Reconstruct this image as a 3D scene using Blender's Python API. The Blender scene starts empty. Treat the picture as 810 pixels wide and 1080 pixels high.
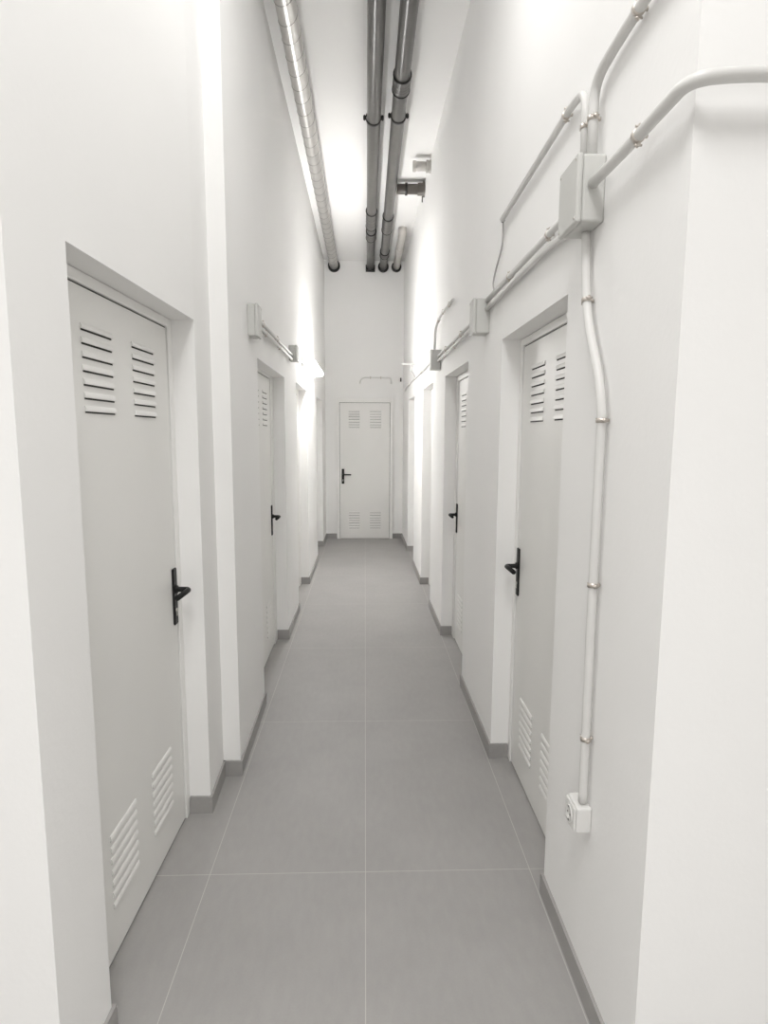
import bpy, bmesh, math, random
from mathutils import Vector, Matrix
random.seed(4)
S = bpy.context.scene
C = S.collection
PI = math.pi
CEIL = 4.20
END = 9.40

# ------------------------------------------------------------------ materials
def mat(name, col, rough=.6, metal=0., bump=0., bscale=40., var=0., vscale=3., spec=.5, emit=None):
    m = bpy.data.materials.new(name); m.use_nodes = True
    nt = m.node_tree; b = nt.nodes['Principled BSDF']
    b.inputs['Base Color'].default_value = (*col, 1)
    b.inputs['Roughness'].default_value = rough
    b.inputs['Metallic'].default_value = metal
    b.inputs['Specular IOR Level'].default_value = spec
    tc = nt.nodes.new('ShaderNodeTexCoord')
    if var:
        n = nt.nodes.new('ShaderNodeTexNoise'); n.inputs['Scale'].default_value = vscale; n.inputs['Detail'].default_value = 6
        nt.links.new(tc.outputs['Object'], n.inputs['Vector'])
        r = nt.nodes.new('ShaderNodeMapRange')
        r.inputs['From Min'].default_value = .3; r.inputs['From Max'].default_value = .7
        r.inputs['To Min'].default_value = 1 - var; r.inputs['To Max'].default_value = 1 + var
        nt.links.new(n.outputs['Fac'], r.inputs['Value'])
        x = nt.nodes.new('ShaderNodeVectorMath'); x.operation = 'SCALE'
        x.inputs[0].default_value = col
        nt.links.new(r.outputs['Result'], x.inputs['Scale'])
        nt.links.new(x.outputs['Vector'], b.inputs['Base Color'])
    if bump:
        n2 = nt.nodes.new('ShaderNodeTexNoise'); n2.inputs['Scale'].default_value = bscale; n2.inputs['Detail'].default_value = 4
        nt.links.new(tc.outputs['Object'], n2.inputs['Vector'])
        bp = nt.nodes.new('ShaderNodeBump'); bp.inputs['Strength'].default_value = bump; bp.inputs['Distance'].default_value = .004
        nt.links.new(n2.outputs['Fac'], bp.inputs['Height'])
        nt.links.new(bp.outputs['Normal'], b.inputs['Normal'])
    if emit:
        b.inputs['Emission Color'].default_value = (*emit[0], 1); b.inputs['Emission Strength'].default_value = emit[1]
    return m

WALL = mat('white_paint', (.860, .856, .848), .75, bump=.12, bscale=60, var=.012, vscale=1.5, spec=.3)
CEILM = mat('ceiling_paint', (.860, .856, .848), .8, bump=.1, bscale=50, spec=.3)
DOOR = mat('door_enamel', (.79, .785, .765), .42, var=.015, vscale=2)
FRAME = mat('frame_enamel', (.84, .835, .82), .45, var=.01)
SLOT = mat('louver_slot', (.05, .048, .045), .8, var=.1)  # near-black colour standing in for shade inside slots and socket holes
BLACK = mat('black_handle', (.010, .010, .010), .42, var=.1, vscale=20, spec=.3)
STEEL = mat('brushed_steel', (.55, .53, .50), .35, .9, var=.08, vscale=60)
CLIPM = mat('nickel_clip', (.60, .555, .51), .32, .9, var=.1, vscale=80)
PVC = mat('light_grey_plastic', (.66, .655, .64), .4, var=.02, vscale=8)
BOXM = mat('grey_box_plastic', (.56, .56, .54), .45, var=.02, vscale=8)
WHITEP = mat('white_plastic', (.72, .715, .70), .4, var=.01)
CABLEM = mat('grey_cable', (.42, .41, .40), .5, var=.05)
DARKPIPE = mat('dark_grey_pipe', (.10, .096, .091), .3, var=.14, vscale=7)
BROWNPIPE = mat('dark_brown_pipe', (.085, .075, .066), .38, var=.15, vscale=12)
RUBBER = mat('black_rubber', (.014, .013, .012), .55, var=.15, vscale=30)
LPIPE = mat('pale_grey_pipe', (.50, .48, .455), .45, var=.08, vscale=10)
DUCT = mat('galvanised_duct', (.60, .59, .57), .36, .85, var=.06, vscale=9)
SEAM = mat('duct_seam', (.22, .21, .2), .5, .4, var=.1, vscale=20)
GLOW = mat('lamp_diffuser', (.9, .9, .88), .4, var=.005, emit=((1, .985, .968), 55.))

def tile_mat(name, grout=True):
    m = bpy.data.materials.new(name); m.use_nodes = True
    nt = m.node_tree; b = nt.nodes['Principled BSDF']; L = nt.links.new
    tc = nt.nodes.new('ShaderNodeTexCoord')
    def noise(scale, det, stretch=(1, 1, 1)):
        mp = nt.nodes.new('ShaderNodeMapping'); mp.inputs['Scale'].default_value = stretch
        n = nt.nodes.new('ShaderNodeTexNoise'); n.inputs['Scale'].default_value = scale; n.inputs['Detail'].default_value = det
        L(tc.outputs['Object'], mp.inputs['Vector']); L(mp.outputs['Vector'], n.inputs['Vector']); return n.outputs['Fac']
    def math_(op, a, bb):
        n = nt.nodes.new('ShaderNodeMath'); n.operation = op
        for i, v in enumerate((a, bb)):
            if v is None: continue
            if isinstance(v, (int, float)): n.inputs[i].default_value = v
            else: L(v, n.inputs[i])
        return n.outputs[0]
    a = noise(2.6, 8); c = noise(38, 5, (1, .35, 1)); d = noise(160, 2)
    s = math_('ADD', math_('ADD', math_('MULTIPLY', a, .22), math_('MULTIPLY', c, .13)), math_('MULTIPLY', d, .08))
    s = math_('ADD', s, .785)
    v = nt.nodes.new('ShaderNodeVectorMath'); v.operation = 'SCALE'; v.inputs[0].default_value = (.345, .336, .327)
    L(s, v.inputs['Scale']); col = v.outputs['Vector']
    if grout:
        sep = nt.nodes.new('ShaderNodeSeparateXYZ'); L(tc.outputs['Object'], sep.inputs[0])
        g = None
        def line(coord, pos, w=.0013):
            return math_('LESS_THAN', math_('ABSOLUTE', math_('SUBTRACT', coord, pos), None), w)
        lines = [line(sep.outputs['X'], p) for p in (-2.38, -1.78, -1.18, -.577, .002, .6225, 1.22, 1.82)]
        fy = math_('FLOORED_MODULO', math_('SUBTRACT', sep.outputs['Y'], 2.071 - .6), 1.2)
        lines.append(line(fy, .6, .0013))
        for l in lines: g = l if g is None else math_('MAXIMUM', g, l)
        mx = nt.nodes.new('ShaderNodeMix'); mx.data_type = 'RGBA'
        L(g, mx.inputs['Factor']); L(col, mx.inputs['A']); mx.inputs['B'].default_value = (.50, .485, .465, 1)
        col = mx.outputs['Result']
    L(col, b.inputs['Base Color'])
    b.inputs['Roughness'].default_value = .5; b.inputs['Specular IOR Level'].default_value = .4
    bp = nt.nodes.new('ShaderNodeBump'); bp.inputs['Strength'].default_value = .08; bp.inputs['Distance'].default_value = .002
    L(c, bp.inputs['Height']); L(bp.outputs['Normal'], b.inputs['Normal'])
    return m
TILE = tile_mat('grey_floor_tile'); SKIRT = tile_mat('grey_skirting_tile', False)

# ------------------------------------------------------------------ mesh helpers
class MB:
    def __init__(self): self.bm = bmesh.new(); self.mi = 0
    def _fin(self, faces, mi):
        for f in faces: f.material_index = mi
    def box(self, a, b, bevel=0., seg=2, mi=0):
        a, b = Vector([min(p, q) for p, q in zip(a, b)]), Vector([max(p, q) for p, q in zip(a, b)])
        r = bmesh.ops.create_cube(self.bm, size=1)
        vs = r['verts']
        for v in vs: v.co = Vector([(a[i] + b[i]) / 2 + v.co[i] * (b[i] - a[i]) for i in range(3)])
        fs = set(f for v in vs for f in v.link_faces); self._fin(fs, mi)
        if bevel:
            es = list(set(e for v in vs for e in v.link_edges))
            r = bmesh.ops.bevel(self.bm, geom=es, offset=bevel, segments=seg, affect='EDGES', profile=.5)
            self._fin(r['faces'], mi)
        return self
    def prism(self, plan, z0, z1, mi=0):
        lo = [self.bm.verts.new((x, y, z0)) for x, y in plan]; hi = [self.bm.verts.new((x, y, z1)) for x, y in plan]
        n = len(plan); fs = [self.bm.faces.new(lo[::-1]), self.bm.faces.new(hi)]
        for i in range(n): fs.append(self.bm.faces.new((lo[i], lo[(i + 1) % n], hi[(i + 1) % n], hi[i])))
        self._fin(fs, mi); return self
    def tube(self, path, r, seg=16, caps=True, mi=0):
        path = [Vector(p) for p in path]; rad = r if isinstance(r, (list, tuple)) else [r] * len(path)
        rings = []; nrm = None
        for i, p in enumerate(path):
            t = (path[min(i + 1, len(path) - 1)] - path[max(i - 1, 0)]).normalized()
            if nrm is None:
                nrm = t.orthogonal().normalized()
            nrm = (nrm - t * nrm.dot(t)).normalized(); bi = t.cross(nrm)
            rings.append([self.bm.verts.new(p + (nrm * math.cos(2 * PI * k / seg) + bi * math.sin(2 * PI * k / seg)) * rad[i]) for k in range(seg)])
        fs = []
        for a, b in zip(rings, rings[1:]):
            for k in range(seg):
                f = self.bm.faces.new((a[k], a[(k + 1) % seg], b[(k + 1) % seg], b[k])); f.smooth = True; fs.append(f)
        if caps:
            fs.append(self.bm.faces.new(rings[0][::-1])); fs.append(self.bm.faces.new(rings[-1]))
        self._fin(fs, mi); return self
    def cyl(self, a, b, r, seg=20, mi=0): return self.tube([a, b], r, seg, True, mi)
    def lathe(self, origin, axis, prof, seg=28, mi=0):
        """prof = list of (distance along axis, radius)"""
        ax = Vector(axis).normalized()
        o = Vector(origin); u = ax.orthogonal().normalized(); w = ax.cross(u)
        rings = [[self.bm.verts.new(o + ax * d + (u * math.cos(2 * PI * k / seg) + w * math.sin(2 * PI * k / seg)) * r) for k in range(seg)] for d, r in prof]
        fs = []
        for a, b in zip(rings, rings[1:]):
            for k in range(seg):
                f = self.bm.faces.new((a[k], a[(k + 1) % seg], b[(k + 1) % seg], b[k])); f.smooth = True; fs.append(f)
        self._fin(fs, mi); return self
    def poly(self, pts, mi=0):
        f = self.bm.faces.new([self.bm.verts.new(p) for p in pts]); self._fin([f], mi); return self
    def build(self, name, mats, parent=None, matrix=None):
        if matrix is not None: self.bm.transform(matrix)
        bmesh.ops.recalc_face_normals(self.bm, faces=self.bm.faces[:])
        me = bpy.data.meshes.new(name); self.bm.to_mesh(me); self.bm.free()
        for m in (mats if isinstance(mats, (list, tuple)) else [mats]): me.materials.append(m)
        o = bpy.data.objects.new(name, me); C.objects.link(o)
        if parent is not None:
            o.parent = parent
            o.matrix_parent_inverse = parent.matrix_world.inverted() if False else Matrix.Translation(-Vector(parent.location))
        return o

def tag(o, label, cat=None, group=None, kind=None):
    o['label'] = label
    if cat: o['category'] = cat
    if group: o['group'] = group
    if kind: o['kind'] = kind
    return o
def thing(name, label, cat, loc, group=None, kind=None):
    e = bpy.data.objects.new(name, None); C.objects.link(e); e.location = loc; e.empty_display_size = .1
    return tag(e, label, cat, group, kind)
def struct(name, mb, m, label=None, cat=None):
    o = mb.build(name, m); o['kind'] = 'structure'
    if label: o['label'] = label
    if cat: o['category'] = cat
    return o
def smooth_path(pts, n=10):
    """Catmull-Rom through the points"""
    P = [Vector(p) for p in pts]; P = [P[0] * 2 - P[1]] + P + [P[-1] * 2 - P[-2]]
    out = []
    for i in range(1, len(P) - 2):
        a, b, c, d = P[i - 1], P[i], P[i + 1], P[i + 2]
        for k in range(n):
            t = k / n
            out.append(.5 * ((2 * b) + (c - a) * t + (2 * a - 5 * b + 4 * c - d) * t * t + (3 * b - a - 3 * c + d) * t ** 3))
    out.append(P[-2]); return out
def fillet(pts, r, n=7):
    """straight runs with rounded corners"""
    P = [Vector(p) for p in pts]; out = [P[0]]
    for i in range(1, len(P) - 1):
        a = (P[i - 1] - P[i]); b = (P[i + 1] - P[i])
        d = min(r, a.length * .49, b.length * .49)
        p0 = P[i] + a.normalized() * d; p2 = P[i] + b.normalized() * d
        for k in range(n + 1):
            t = k / n
            out.append(p0 * (1 - t) ** 2 + P[i] * 2 * t * (1 - t) + p2 * t * t)
    out.append(P[-1]); return out

# ------------------------------------------------------------------ the shell
LF = [[(1.237, -.697), (1.46, -.692), (2.46, -.668), (2.735, -.678)], [(2.735, -.597), (3.5, -.608), (4.7, -.613), (9.6, -.611)]]
RF = [[(1.237, .638), (2.85, .638), (9.6, .586)]]
def face(side, Y):
    for run in (LF if side < 0 else RF):
        if run[0][0] <= Y <= run[-1][0]:
            for (y0, x0), (y1, x1) in zip(run, run[1:]):
                if y0 <= Y <= y1: best = x0 + (x1 - x0) * (Y - y0) / (y1 - y0)
    return best
# near edge, far edge, soffit height
LOPEN = [(1.48, 2.45, 2.070), (3.50, 4.68, 2.055), (5.46, 6.47, 2.085), (7.72, 8.72, 2.10)]
ROPEN = [(1.945, 2.865, 2.070), (3.745, 4.755, 2.078), (5.56, 6.44, 2.10), (7.40, 8.32, 2.10)]
REV = .088                                  # depth of a reveal in front of the door frame
def wall(side, runs, opens, name):
    mb = MB(); back = side * 2.2
    for run in runs:
        ys = sorted(set([y for y, x in run] + [y for o in opens for y in o[:2] if run[0][0] < y < run[-1][0]]))
        xf = {}
        for (y0, x0), (y1, x1) in zip(run, run[1:]):
            for y in ys:
                if y0 <= y <= y1: xf[y] = x0 + (x1 - x0) * (y - y0) / (y1 - y0)
        for a, b in zip(ys, ys[1:]):
            mid = (a + b) / 2; z0 = 0
            for o in opens:
                if o[0] < mid < o[1]:
                    z0 = o[2]
                    d = side * (REV + .075)
                    mb.prism([(xf[a] + d, a), (xf[b] + d, b), (back, b), (back, a)], 0, z0)
            mb.prism([(xf[a], a), (xf[b], b), (back, b), (back, a)], z0, CEIL)
    return struct(name, mb, WALL)
wall(-1, LF, LOPEN, 'wall_left')
wall(1, RF, ROPEN, 'wall_right')
struct('wall_end', MB().box((-2.2, END, 0), (2.2, END + .2, CEIL)), WALL)
struct('wall_back', MB().box((-2.4, -2.8, 0), (2.4, -2.6, CEIL)), WALL)
struct('wall_lobby_left', MB().box((-2.4, -2.6, 0), (-2.2, 1.237, CEIL)), WALL)
struct('wall_lobby_right', MB().box((2.2, -2.6, 0), (2.4, 1.237, CEIL)), WALL)
struct('floor', MB().box((-2.4, -2.8, -.1), (2.4, END + .2, 0)), TILE)
struct('ceiling', MB().box((-2.4, -2.8, CEIL), (2.4, END + .2, CEIL + .15)), CEILM)

# skirting of the same grey tile: along every pier and round into the reveals
SH, ST = .076, .010
def skirting(side, runs, opens, name):
    mb = MB(); e = .0004
    def piece(a, b):
        xa, xb = face2(side, a, 1), face2(side, b, -1)
        mb.prism([(xa + side * e, a), (xb + side * e, b), (xb - side * ST, b), (xa - side * ST, a)], 0, SH)
    def ret(y, d, depth):                     # into a reveal; d = direction the piece faces
        x = face2(side, y, -d if False else (1 if d > 0 else -1))
        x0 = x - side * ST
        mb.box((x0, y - e * d, 0), (x + side * depth, y + d * ST, SH))
    def face2(side, Y, s):
        return face(side, Y + s * 1e-4)
    for run in runs:
        lo, hi = run[0][0], run[-1][0]
        hi = min(hi, END)
        cuts = sorted([y for y, x in run if lo <= y <= hi] + [y for o in opens for y in o[:2] if lo < y < hi] + ([hi] if run[-1][0] > END else []))
        cuts = sorted(set(cuts))
        for a, b in zip(cuts, cuts[1:]):
            if not any(o[0] < (a + b) / 2 < o[1] for o in opens): piece(a, b)
    for o in opens:
        ret(o[0], 1, REV - .002) if False else None
        # near jamb faces away from the mouth, far jamb faces the mouth
        x = face(side, o[1] + 1e-4)
        mb.box((x - side * ST, o[1] + e, 0), (x + side * (REV - .003), o[1] - ST, SH))
        x = face(side, o[0] - 1e-4)
        mb.box((x - side * ST, o[0] - e, 0), (x + side * (REV - .003), o[0] + ST, SH))
    return mb
mb = skirting(-1, LF, LOPEN, 'baseboard_left')
mb.box((-.6785, 2.735 + .0004, 0), (-.597 + ST, 2.735 - ST, SH))     # across the step of the pier
mb.box((-2.2, 1.237 + .0004, 0), (-.687, 1.237 - ST, SH))
struct('baseboard_left', mb, SKIRT)
mb = skirting(1, RF, ROPEN, 'baseboard_right')
mb.box((2.2, 1.237 + .0004, 0), (.628, 1.237 - ST, SH))
struct('baseboard_right', mb, SKIRT)
mb = MB()
mb.box((-.60, END + .0004, 0), (-.442, END - ST, SH)); mb.box((.58, END + .0004, 0), (.436, END - ST, SH))
struct('baseboard_end', mb, SKIRT)

# ------------------------------------------------------------------ doors
def louver_mesh(mb, u0, u1, z0, dz, n, y):
    """pressed hoods on a leaf whose front is the plane y, facing -y; z0 = lip of the lowest hood"""
    for i in range(n):
        z = z0 + i * dz
        h, d, s = .0165, .0058, .0046
        prof = [(0, z + h), (d * .35, z + h * .93), (d * .75, z + h * .62), (d, z + h * .25), (d, z + s * .2), (d - .0012, z)]
        a = [(u0, y - p, q) for p, q in prof]; b = [(u1, y - p, q) for p, q in prof]
        for k in range(len(prof) - 1):
            mb.poly([a[k], a[k + 1], b[k + 1], b[k]], 0)
        mb.poly([(u0, y - .0003, z + h)] + a[1:] + [(u0, y - .0003, z)], 0); mb.poly([(u1, y - .0003, z + h)] + b[1:] + [(u1, y - .0003, z)], 0)
        # dark quads painted in for the shade of the throat under the hood
        mb.poly([(u0 + .002, y - .0006, z - s), (u1 - .002, y - .0006, z - s), (u1 - .002, y - .0006, z + .001), (u0 + .002, y - .0006, z + .001)], 1)
        mb.poly([(u0, y - .0003, z + .002), (u1, y - .0003, z + .002), (u1, y - d + .001, z + .001), (u0, y - d + .001, z + .001)], 1)
def make_door(n, label, M, w=.82, top=2.03, fw=.046, head=.04, fwr=None, inset=.029, handle=1, uz=1.69, lz=.165, lu=(.0735, .2685), dz=.0375, fd=.07, group='louvred store doors along the corridor', ext=0.):
    """local frame: leaf centre at x=0, front of frame at y=0 facing -y; handle=+1: handle at +x"""
    root = thing('door_%d' % n, label, 'door', M.translation, group, 'structure')
    mb = MB(); W = w / 2 + .005; fwr = fw if fwr is None else fwr
    mb.box((-W - fw, 0, 0), (-W, fd, top + .005 + head), .002, 1); mb.box((W, 0, 0), (W + fwr, fd, top + .005 + head), .002, 1)
    mb.box((-W, 0, top + .005), (W, fd, top + .005 + head), .002, 1)
    # rebate stop behind the leaf
    mb.box((-W, .055, 0), (-W + .012, fd, top + .005)); mb.box((W, .055, 0), (W - .012, fd, top + .005)); mb.box((-W, .055, top - .008), (W, fd, top + .005))
    mb.build('door_frame', FRAME, root, M)
    # dark strips standing in for the shade in the gap round the leaf
    mb = MB(); g = .0049
    for a, b in ((-w / 2 - g, -w / 2 - .0003), (w / 2 + .0003, w / 2 + g)): mb.box((a, .0105, .012), (b, .05, top + g))
    mb.box((-w / 2, .0105, top + .0003), (w / 2, .05, top + g))
    mb.build('door_seal', RUBBER, root, M)
    lf = .006
    leaf = MB().box((-w / 2, lf, .009), (w / 2, lf + .04, top), .002, 2).build('door_leaf', DOOR, root, M)
    for z, nn in ((uz, 7), (lz, 7)):
        for s in (-1, 1):
            mb = MB(); a, b = sorted((s * lu[0], s * lu[1])); louver_mesh(mb, a, b, z, dz, nn, lf)
            mb.build('louver_vent', [DOOR, SLOT], root, M)
    # handle: long plate, bent lever, lock cylinder
    hx = handle * (w / 2 - inset)
    mb = MB(); mb.box((hx - .020, lf - .009, .868), (hx + .020, lf + .0005, 1.098), .006, 3)
    hp = mb.build('handle_plate', BLACK, root, M)
    mb = MB(); zc = 1.012
    mb.lathe((hx, lf - .006, zc), (0, -1, 0), [(0, .0001), (0, .017), (.010, .016), (.012, .011), (.03, .0105), (.05, .0105)], 20)
    path = fillet([(hx, lf - .03, zc), (hx, lf - .062, zc), (hx - handle * .125, lf - .056, zc - .002)], .022, 8)
    mb.tube(path, .0105, 14)
    mb.build('lever', BLACK, hp, M)
    mb = MB()
    mb.lathe((hx, lf - .008, .928), (0, -1, 0), [(0, .0085), (.004, .0085), (.0045, .007), (.0045, .0001)], 18)
    mb.box((hx - .005, lf - .0115, .903), (hx + .005, lf - .008, .925), .002, 1)
    mb.build('lock_cylinder', STEEL, hp, M)
    for o in (hp,):
        for ch in o.children: ch.matrix_parent_inverse = hp.matrix_parent_inverse.inverted() @ hp.matrix_parent_inverse
    return root
def side_matrix(side, op, shift=0.):
    y0, y1 = op[:2]; yc = (y0 + y1) / 2 + shift
    xa, xb = face(side, y0 + 1e-4), face(side, y1 - 1e-4)
    xc = (xa + xb) / 2 + (xb - xa) / (y1 - y0) * shift + side * REV
    ang = math.atan2(xb - xa, y1 - y0)                    # plan tilt of the wall
    # local +x -> along the wall, local -y -> out into the corridor
    if side < 0: rz = PI / 2 - ang                        # local x -> +Y, local -y -> +X
    else: rz = -PI / 2 - ang                              # local x -> -Y, local -y -> -X
    return Matrix.Translation((xc, yc, 0)) @ Matrix.Rotation(rz, 4, 'Z')
GR = 'louvred store doors along the corridor'
def side_door(n, side, op, label, far=True, shift=0.):
    w = .82; half = (op[1] - op[0]) / 2
    near = half - w / 2 - .006 + shift; dist = half - w / 2 - .006 - shift
    fw, fwr = (near, dist) if side < 0 else (dist, near)
    h = (1 if side < 0 else -1) * (1 if far else -1)
    make_door(n, label, side_matrix(side, op, shift), w=w, fw=fw, fwr=fwr, head=op[2] - 2.03 - .007, handle=h)
side_door(1, -1, LOPEN[0], 'pale grey louvred metal door nearest the camera on the left side', shift=.026)
side_door(2, -1, LOPEN[1], 'pale grey louvred door on the left under the junction boxes, second from the front', shift=.055)
side_door(3, -1, LOPEN[2], 'left door sunk in the opening right under the bright wall lamp', far=False)
side_door(4, -1, LOPEN[3], 'last left-hand door, in the opening beside the end wall', far=False)
side_door(5, 1, ROPEN[0], 'pale grey louvred door nearest on the right, left of the wall socket')
side_door(6, 1, ROPEN[1], 'narrowly seen louvred door with black handle, second from the front on the right')
side_door(7, 1, ROPEN[2], 'third right-hand door, hidden deep in its reveal beyond the middle junction boxes', far=False)
side_door(8, 1, ROPEN[3], 'last right-hand door, in the opening beside the end wall', far=False)
# the end door stands in a shallow frame fixed on the end wall
def end_door():
    M = Matrix.Translation((-.003, END - .075, 0))
    make_door(9, 'grey louvred door facing the camera at the far end of the corridor', M, w=.768, top=2.105, fw=.044, head=.074, inset=.047,
              handle=-1, uz=1.735, lz=.175, lu=(.078, .25), dz=.040, fd=.0745, group=None)
end_door()

# ------------------------------------------------------------------ conduits, boxes
def clip(parent, p, t, side_n, r):
    """steel saddle round a conduit at p, tangent t, n = wall normal pointing away from the wall"""
    p, t, n = Vector(p), Vector(t).normalized(), Vector(side_n).normalized(); n = (n - t * n.dot(t)).normalized(); b = t.cross(n)
    mb = MB(); w = .006; ro = r + .0022
    mb.lathe(p - t * w, t, [(0, r - .0005), (0, ro), (2 * w, ro), (2 * w, r - .0005)], 24)
    for s in (-1, 1):
        c = p + b * s * (ro + .004)
        mb.tube([c - t * .0055, c + t * .0055], .0042, 10)
        mb.tube([c - n * .009, c + n * .008], .0028, 8)
    q = p - n * (r + .0005)
    mb.tube([q, p - n * (r + .0068)], .005, 10)
    return mb.build('saddle_clip', CLIPM, parent)
def conduit(label, path, r=.0125, clips=(), n=(-1, 0, 0), m=None, group='grey conduits on the walls', name='conduit', clip_gap=True):
    path = [Vector(p) for p in path]
    root = thing(name, label, 'conduit', path[0], group)
    mb = MB(); mb.tube(path, r, 16); mb.build('tube', m or PVC, root)
    # clips are given as distance fractions along the path
    L = [0]
    for a, b in zip(path, path[1:]): L.append(L[-1] + (b - a).length)
    for c in clips:
        d = c * L[-1]
        for i in range(len(path) - 1):
            if L[i] <= d <= L[i + 1] + 1e-9:
                k = (d - L[i]) / max(1e-9, L[i + 1] - L[i]); p = path[i].lerp(path[i + 1], k)
                clip(root, p, path[i + 1] - path[i], n, r); break
    return root
GJ = 'grey junction boxes on the corridor walls'
def junction_box(label, side, xo, y0, y1, z0, z1, xw):
    """body on the wall (xw) with a lid towards the corridor (xo)"""
    root = thing('junction_box', label, 'junction box', (xw, (y0 + y1) / 2, z0), GJ)
    lid = .016 * side
    MB().box((xw, y0, z0), (xo + lid, y1, z1), .008, 3).build('box_body', BOXM, root)
    ld = MB().box((xo + lid + side * .0002, y0 - .0015, z0 - .0015), (xo, y1 + .0015, z1 + .0015), .006, 3).build('lid', BOXM, root)
    for yy in (y0 + .012, y1 - .012):
        for zz in (z0 + .012, z1 - .012):
            MB().lathe((xo + side * .001, yy, zz), (-side, 0, 0), [(0, .0045), (.0022, .0042), (.0028, .003), (.0028, .0001)], 12).build('lid_screw', STEEL, ld)
    return root
XR = .618      # centre of conduits on the near right wall
# right wall, big box and its conduits
junction_box('largest grey junction box, high on the near right wall above the door', 1, .560, 1.675, 1.825, 2.195, 2.368, .638)
conduit('conduit running from the near junction box round the right-hand wall corner',
        fillet([(.600, 1.668, 2.289), (.606, 1.45, 2.289), (.607, 1.20, 2.291), (.70, 1.196, 2.299), (2.1, 1.205, 2.32)], .11, 10), .0135, (.131,))
conduit('conduit rising from the near junction box then bending forward towards the top of the photo',
        fillet([(XR - .004, 1.722, 2.374), (XR - .004, 1.728, 2.565), (XR, 1.60, 2.585), (XR, 1.25, 2.588)], .06), .0135, (.155, .655))
conduit('conduit rising from the near junction box then turning back, ending above the right door',
        fillet([(XR - .004, 1.782, 2.374), (XR - .004, 1.792, 2.58), (XR, 1.90, 2.606), (XR, 2.84, 2.592)], .07), .0115, (.088, .30))
conduit('kinked vertical conduit from the near junction box down to the white socket',
        smooth_path([(XR, 1.752, 2.19), (XR, 1.742, 2.10), (XR, 1.725, 2.01), (XR, 1.69, 1.92), (XR, 1.612, 1.79), (XR, 1.578, 1.70), (XR, 1.574, 1.62), (XR, 1.577, 1.2), (XR, 1.575, .8), (XR, 1.573, .598)], 8),
        .0125, (.117, .343, .614, .884))
conduit('upper of two level conduits between the near and the middle right junction boxes', [(XR, 1.829, 2.298), (XR, 3.146, 2.306)], .0115, (.215, .64))
conduit('lower of two level conduits between the near and the middle right junction boxes', smooth_path([(XR, 1.833, 2.225), (XR, 2.0, 2.248), (XR, 2.3, 2.262), (XR, 3.146, 2.266)], 6), .0115, ())
# thin cable hanging from the open end
root = conduit('thin grey cable drooping from an open conduit end above the right door',
        smooth_path([(XR + .004, 2.846, 2.591), (XR + .010, 2.865, 2.57), (XR + .010, 2.875, 2.49), (XR + .006, 2.98, 2.41), (XR + .002, 3.01, 2.36), (XR + .001, 2.985, 2.318)], 8), .0042, (), m=CABLEM, group=None, name='cable')
root['category'] = 'cable'
MB().lathe((XR + .004, 2.842, 2.591), (0, 1, 0), [(0, .0095), (.012, .0085), (.014, .005)], 14).build('cable_gland', RUBBER, root)
# socket
root = thing('socket_outlet', 'white surface-mounted power socket low on the right wall beside the door', 'socket', (.638, 1.589, .515))
MB().box((.638, 1.549, .514), (.5935, 1.629, .592), .007, 3).build('socket_body', WHITEP, root)
fp = MB().box((.5932, 1.5525, .518), (.5875, 1.6255, .588), .005, 3).build('face_plate', WHITEP, root)
mb = MB(); o = (.5868, 1.589, .553)
mb.lathe(o, (-1, 0, 0), [(-.0005, .0255), (.002, .025), (.002, .0205), (.0009, .0195), (.0009, .0001)], 28, 0)
for dy in (-.0095, .0095): mb.lathe((.5858, 1.589 + dy, .553), (-1, 0, 0), [(0, .0032), (.0003, .0032), (.0003, .0001)], 12, 1)
for dz in (-.0205, .0205): mb.box((.5862, 1.586, .553 + dz - .002), (.5845, 1.592, .553 + dz + .002), 0, 1, 1)
mb.build('socket_well', [WHITEP, SLOT], fp)

# middle and far boxes of the right wall
junction_box('middle grey junction box on the right wall, between the first two right-hand doors', 1, .549, 3.150, 3.255, 2.145, 2.318, .637)
XM = .606
conduit('upper of the paired conduits linking the middle and far right junction boxes', [(XM - .002, 3.26, 2.252), (XM - .006, 5.036, 2.268)], .010, (.35, .75))
conduit('lower of the paired conduits linking the middle and far right junction boxes', [(XM - .002, 3.26, 2.217), (XM - .006, 5.036, 2.232)], .010, (.5,))
junction_box('smallest and farthest grey junction box on the right wall', 1, .537, 5.04, 5.135, 2.16, 2.322, .6215)
conduit('conduit rising from the far right junction box and bending forward to an open end',
        fillet([(.575, 5.09, 2.327), (.578, 5.09, 2.50), (.592, 4.85, 2.56), (.602, 4.25, 2.545)], .12), .010, (.3, .52, .82))
conduit('conduit continuing from the far right junction box towards the end wall',
        smooth_path([(.585, 5.14, 2.27), (.59, 5.8, 2.275), (.588, 6.9, 2.285), (.582, 8.2, 2.29), (.578, 8.9, 2.26)], 6), .010, (.35, .8))
conduit('short conduit stub sticking out of the right wall near the far end',
        fillet([(.604, 6.60, 2.37), (.47, 6.60, 2.378), (.40, 6.62, 2.385)], .03), .0085, ())
conduit('thin kinked conduit dropping from the stub to the level run by the end wall',
        smooth_path([(.50, 6.62, 2.365), (.505, 6.75, 2.33), (.55, 6.95, 2.31), (.575, 7.1, 2.29)], 6), .008, ())
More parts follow.
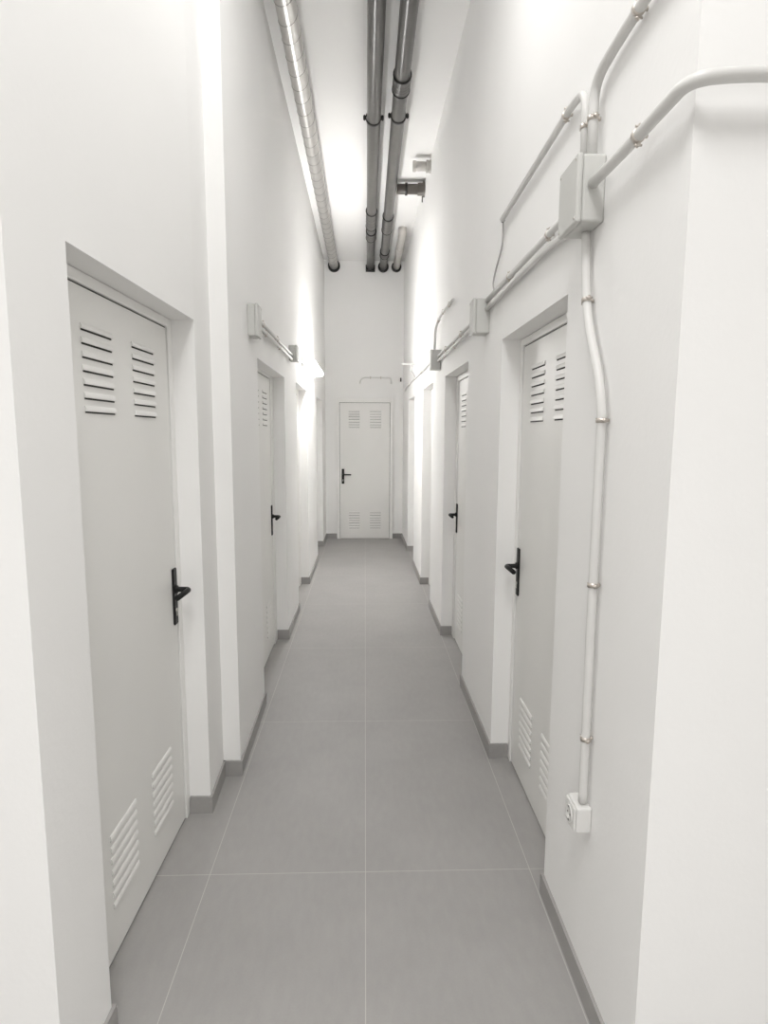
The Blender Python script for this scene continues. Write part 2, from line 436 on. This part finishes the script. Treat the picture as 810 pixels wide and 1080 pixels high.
# end wall
conduit('conduit over the end door, bent down at its left end',
        fillet([(-.078, END - .016, 2.395), (-.072, END - .016, 2.455), (-.02, END - .016, 2.487), (.395, END - .016, 2.487), (.40, END - .016, 2.40)], .03), .011, (.36, .62), n=(0, -1, 0), m=WHITEP)
root = thing('wall_switch', 'tiny dark switch on the end wall up in the right corner', 'switch', (.545, END, 2.42))
MB().box((.537, END, 2.430), (.557, END - .022, 2.488), .004, 2).build('switch_body', RUBBER, root)
MB().box((.540, END - .0222, 2.442), (.554, END - .028, 2.465), .002, 1).build('rocker', BLACK, root)

# left wall
junction_box('nearest grey junction box on the left wall, half behind the pier', -1, -.549, 3.205, 3.325, 2.130, 2.292, -.604)
conduit('upper of the paired conduits between the two left-hand junction boxes', [(-.582, 3.33, 2.248), (-.588, 4.968, 2.262)], .0105, (.14, .5), n=(1, 0, 0))
conduit('lower of the paired conduits between the two left-hand junction boxes', [(-.580, 3.33, 2.211), (-.588, 4.968, 2.227)], .0105, (.2, .56), n=(1, 0, 0))
junction_box('small grey junction box on the left wall next to the wall lamp', -1, -.547, 4.972, 5.09, 2.215, 2.338, -.6128)
conduit('short conduit from the left junction box to the lamp', smooth_path([(-.594, 5.094, 2.275), (-.594, 5.4, 2.272), (-.592, 5.75, 2.30), (-.592, 5.938, 2.315)], 6), .0095, (.5,), n=(1, 0, 0))
# linear wall lamp
root = thing('wall_lamp', 'bright linear lamp on the left wall above the third door', 'lamp', (-.612, 6.45, 2.31))
MB().box((-.6118, 5.94, 2.275), (-.585, 7.16, 2.365), .006, 2).build('lamp_housing', WHITEP, root)
MB().box((-.5848, 5.95, 2.289), (-.485, 7.15, 2.351), .028, 5).build('diffuser', GLOW, root)

# ------------------------------------------------------------------ ceiling pipes
ZP = 4.115
GP = 'dark grey drain pipes under the ceiling'
def coupling(parent, x, y0, y1, r, z=ZP, m=DARKPIPE, rings=True):
    """socket of a pipe joint between y0 and y1 with a dark sealing ring at each end"""
    mb = MB()
    mb.lathe((x, y0, z), (0, 1, 0), [(0, r), (0, r + .006), (.012, r + .007), (y1 - y0 - .012, r + .007), (y1 - y0, r + .006), (y1 - y0, r)], 32, 0)
    for q in (.35, .55, .72):
        yy = (y1 - y0) * q; mb.lathe((x, y0 + yy, z), (0, 1, 0), [(-.006, r + .006), (0, r + .0095), (.006, r + .006)], 32, 0)
    c = mb.build('coupling', m, parent)
    for yy in (y0, y1):
        MB().lathe((x, yy, z), (0, 1, 0), [(-.006, r), (-.006, r + .011), (.006, r + .011), (.006, r)], 32).build('seal_ring', RUBBER, c)
def hanger(parent, x, y, r, z=ZP):
    mb = MB(); mb.lathe((x, y, z), (0, 1, 0), [(-.014, r), (-.014, r + .006), (.014, r + .006), (.014, r)], 32)
    for s in (-1, 1):
        mb.box((x + s * (r + .002), y - .012, z - .012), (x + s * (r + .026), y + .012, z + .014), .002, 1)
        mb.tube([(x + s * (r + .016), y, z - .02), (x + s * (r + .016), y, z + .022)], .004, 8)
    mb.tube([(x, y, z + r), (x, y, CEIL - .0005)], .005, 8)
    mb.build('pipe_clamp', RUBBER, parent)
def collar(parent, x, r, z=ZP, square=False, out=.024):
    mb = MB()
    if square: mb.box((x - r - .014, END, z - r - .022), (x + r + .014, END - .03, z + r * .4), .006, 2)
    else:
        mb.lathe((x, END, z - .004), (0, -1, 0), [(0, r - .002), (0, r + out), (.03, r + out), (.045, r + out - .006), (.045, r - .002)], 28)
    mb.build('wall_collar', RUBBER, parent)
def straight(x0, x1, y0, y1, z=ZP): return [(x0 + (x1 - x0) * k / 8, y0 + (y1 - y0) * k / 8, z) for k in range(9)]
# duct with a spiral seam
root = thing('ventilation_duct', 'silver spiral ventilation duct along the left of the ceiling', 'duct', (-.463, 2.0, 4.122))
MB().tube(straight(-.463, -.463, 2.0, END - .002, 4.122), .0635, 36).build('duct_tube', DUCT, root)
mb = MB(); pts = []; pitch = .172; n = int((END - 2.0) / pitch * 20)
for k in range(n + 1):
    a = 2 * PI * k / 20; pts.append((-.463 + .0642 * math.sin(a), 2.0 + pitch * k / 20, 4.122 + .0642 * math.cos(a)))
mb.tube(pts, .0016, 6); mb.build('spiral_seam', SEAM, root)
collar(root, -.463, .0635, 4.122, out=.027)
# central pipe
root = thing('drain_pipe', 'dark grey drain pipe along the middle of the ceiling, ending in a square black hole', 'pipe', (.067, 2.0, ZP), GP)
MB().tube(straight(.064, .078, 2.0, END - .002), .055, 32).build('tube', DARKPIPE, root)
hanger(root, .066, 5.13, .055); coupling(root, .073, 7.13, 7.62, .055); coupling(root, .075, 7.80, 8.05, .055)
collar(root, .078, .055, square=True)
# right pipe
root = thing('drain_pipe', 'dark grey drain pipe right of the middle one, with joints and a side branch', 'pipe', (.262, 2.0, ZP), GP)
MB().tube(straight(.252, .272, 2.0, END - .002), .055, 32).build('tube', DARKPIPE, root)
hanger(root, .262, 5.09, .055); coupling(root, .260, 4.54, 4.72, .055); coupling(root, .266, 7.28, 7.75, .055); coupling(root, .270, 8.62, 8.80, .055)
collar(root, .272, .055)
# side branch into the right wall
xb = face(1, 6.51)
root = thing('branch_pipe', 'short dark brown branch pipe from the right drain pipe into the right wall', 'pipe', (.32, 6.51, ZP))
MB().tube([(.324, 6.51, ZP), (.45, 6.51, ZP), (xb + .01, 6.51, ZP)], .050, 28).build('tube', BROWNPIPE, root)
MB().lathe((.42, 6.51, ZP), (1, 0, 0), [(-.012, .05), (-.012, .060), (.012, .060), (.012, .05)], 28).build('seal_ring', RUBBER, root)
MB().lathe((xb - .075, 6.51, ZP), (1, 0, 0), [(0, .05), (.006, .060), (.05, .060), (.055, .074), (.0745, .074)], 28).build('wall_collar', BROWNPIPE, root)
MB().tube([(xb - .025, 6.51, ZP - .07), (xb - .025, 6.51, ZP - .125)], .005, 8).build('bolt', RUBBER, root)
# pale fitting just before it
xb = face(1, 5.98)
root = thing('pipe_fitting', 'pale pipe stub with flanges in the right wall, in front of the dark branch', 'pipe', (xb, 5.98, ZP))
MB().tube([(xb - .165, 5.98, ZP), (xb + .01, 5.98, ZP)], .040, 28).build('tube', LPIPE, root)
MB().lathe((xb - .168, 5.98, ZP), (1, 0, 0), [(0, .0001), (0, .045), (.004, .049), (.026, .049), (.030, .04)], 28).build('end_cap', LPIPE, root)
MB().lathe((xb - .045, 5.98, ZP), (1, 0, 0), [(0, .04), (.002, .054), (.022, .054), (.024, .045), (.034, .058), (.0445, .058)], 28).build('flange', LPIPE, root)
MB().tube([(xb - .05, 5.93, ZP - .02), (xb - .05, 6.03, ZP - .02)], .006, 8).build('bolt', STEEL, root)
# short pale pipe turning up into the ceiling by the end wall
root = thing('pipe_stub', 'short pale grey pipe elbowing from the ceiling into the end wall', 'pipe', (.468, END, ZP))
MB().tube(fillet([(.470, 7.92, CEIL - .001), (.470, 7.92, ZP), (.468, END - .002, ZP)], .07, 8), .050, 28).build('tube', LPIPE, root)
MB().lathe((.468, 8.42, ZP), (0, 1, 0), [(0, .05), (0, .054), (.30, .054), (.31, .05)], 28).build('coupling', LPIPE, root)
collar(root, .468, .050)

# ------------------------------------------------------------------ light
def area(name, loc, size, power, rot=(0, 0, 0), col=(1, .993, .981)):
    l = bpy.data.lights.new(name, 'AREA'); l.shape = 'DISK'; l.size = size; l.energy = power; l.color = col
    o = bpy.data.objects.new(name, l); C.objects.link(o); o.location = loc; o.rotation_euler = rot; return o
area('lobby_light', (-.1, -1.2, 2.2), 1.2, 27)  # unseen low fill, added to brighten the near walls
area('lobby_ceiling_light', (-.1, .2, 4.1), .9, 39.5)
pl = bpy.data.lights.new('corridor_ceiling_light', 'POINT'); pl.energy = 11; pl.shadow_soft_size = .18; pl.color = (1, .993, .981)  # added fill light without a fitting, lifts the near corridor walls
po = bpy.data.objects.new('corridor_ceiling_light', pl); C.objects.link(po); po.location = (.05, 2.25, 3.6)
S.cycles.diffuse_bounces = 10; S.cycles.max_bounces = 14
w = bpy.data.worlds.new('World'); S.world = w; w.use_nodes = True
w.node_tree.nodes['Background'].inputs[0].default_value = (.9, .95, 1, 1); w.node_tree.nodes['Background'].inputs[1].default_value = .2

# ------------------------------------------------------------------ camera
F = 635.; CX, CY = 405., 540.
yd = Vector((385 - CX, -(458 - CY), -F)).normalized()
dn = Vector((384 - CX, -(5440 - CY), -F)); dn = (dn - yd * dn.dot(yd)).normalized()
up = -dn; xr = yd.cross(up)
cam = bpy.data.cameras.new('Camera'); co = bpy.data.objects.new('Camera', cam); C.objects.link(co)
Rw = Matrix((xr, yd, up))                      # rows: world axes in camera space
co.matrix_world = Matrix.Translation((0, 0, 1.63)) @ Rw.to_4x4()
cam.sensor_fit = 'VERTICAL'; cam.sensor_height = 24; cam.lens = F / 1080 * 24
cam.clip_start = .02
S.camera = co
S.view_settings.view_transform = 'Standard'; S.view_settings.look = 'None'
S.view_settings.gamma = 1; S.view_settings.use_curve_mapping = False
S.view_settings.exposure = .36
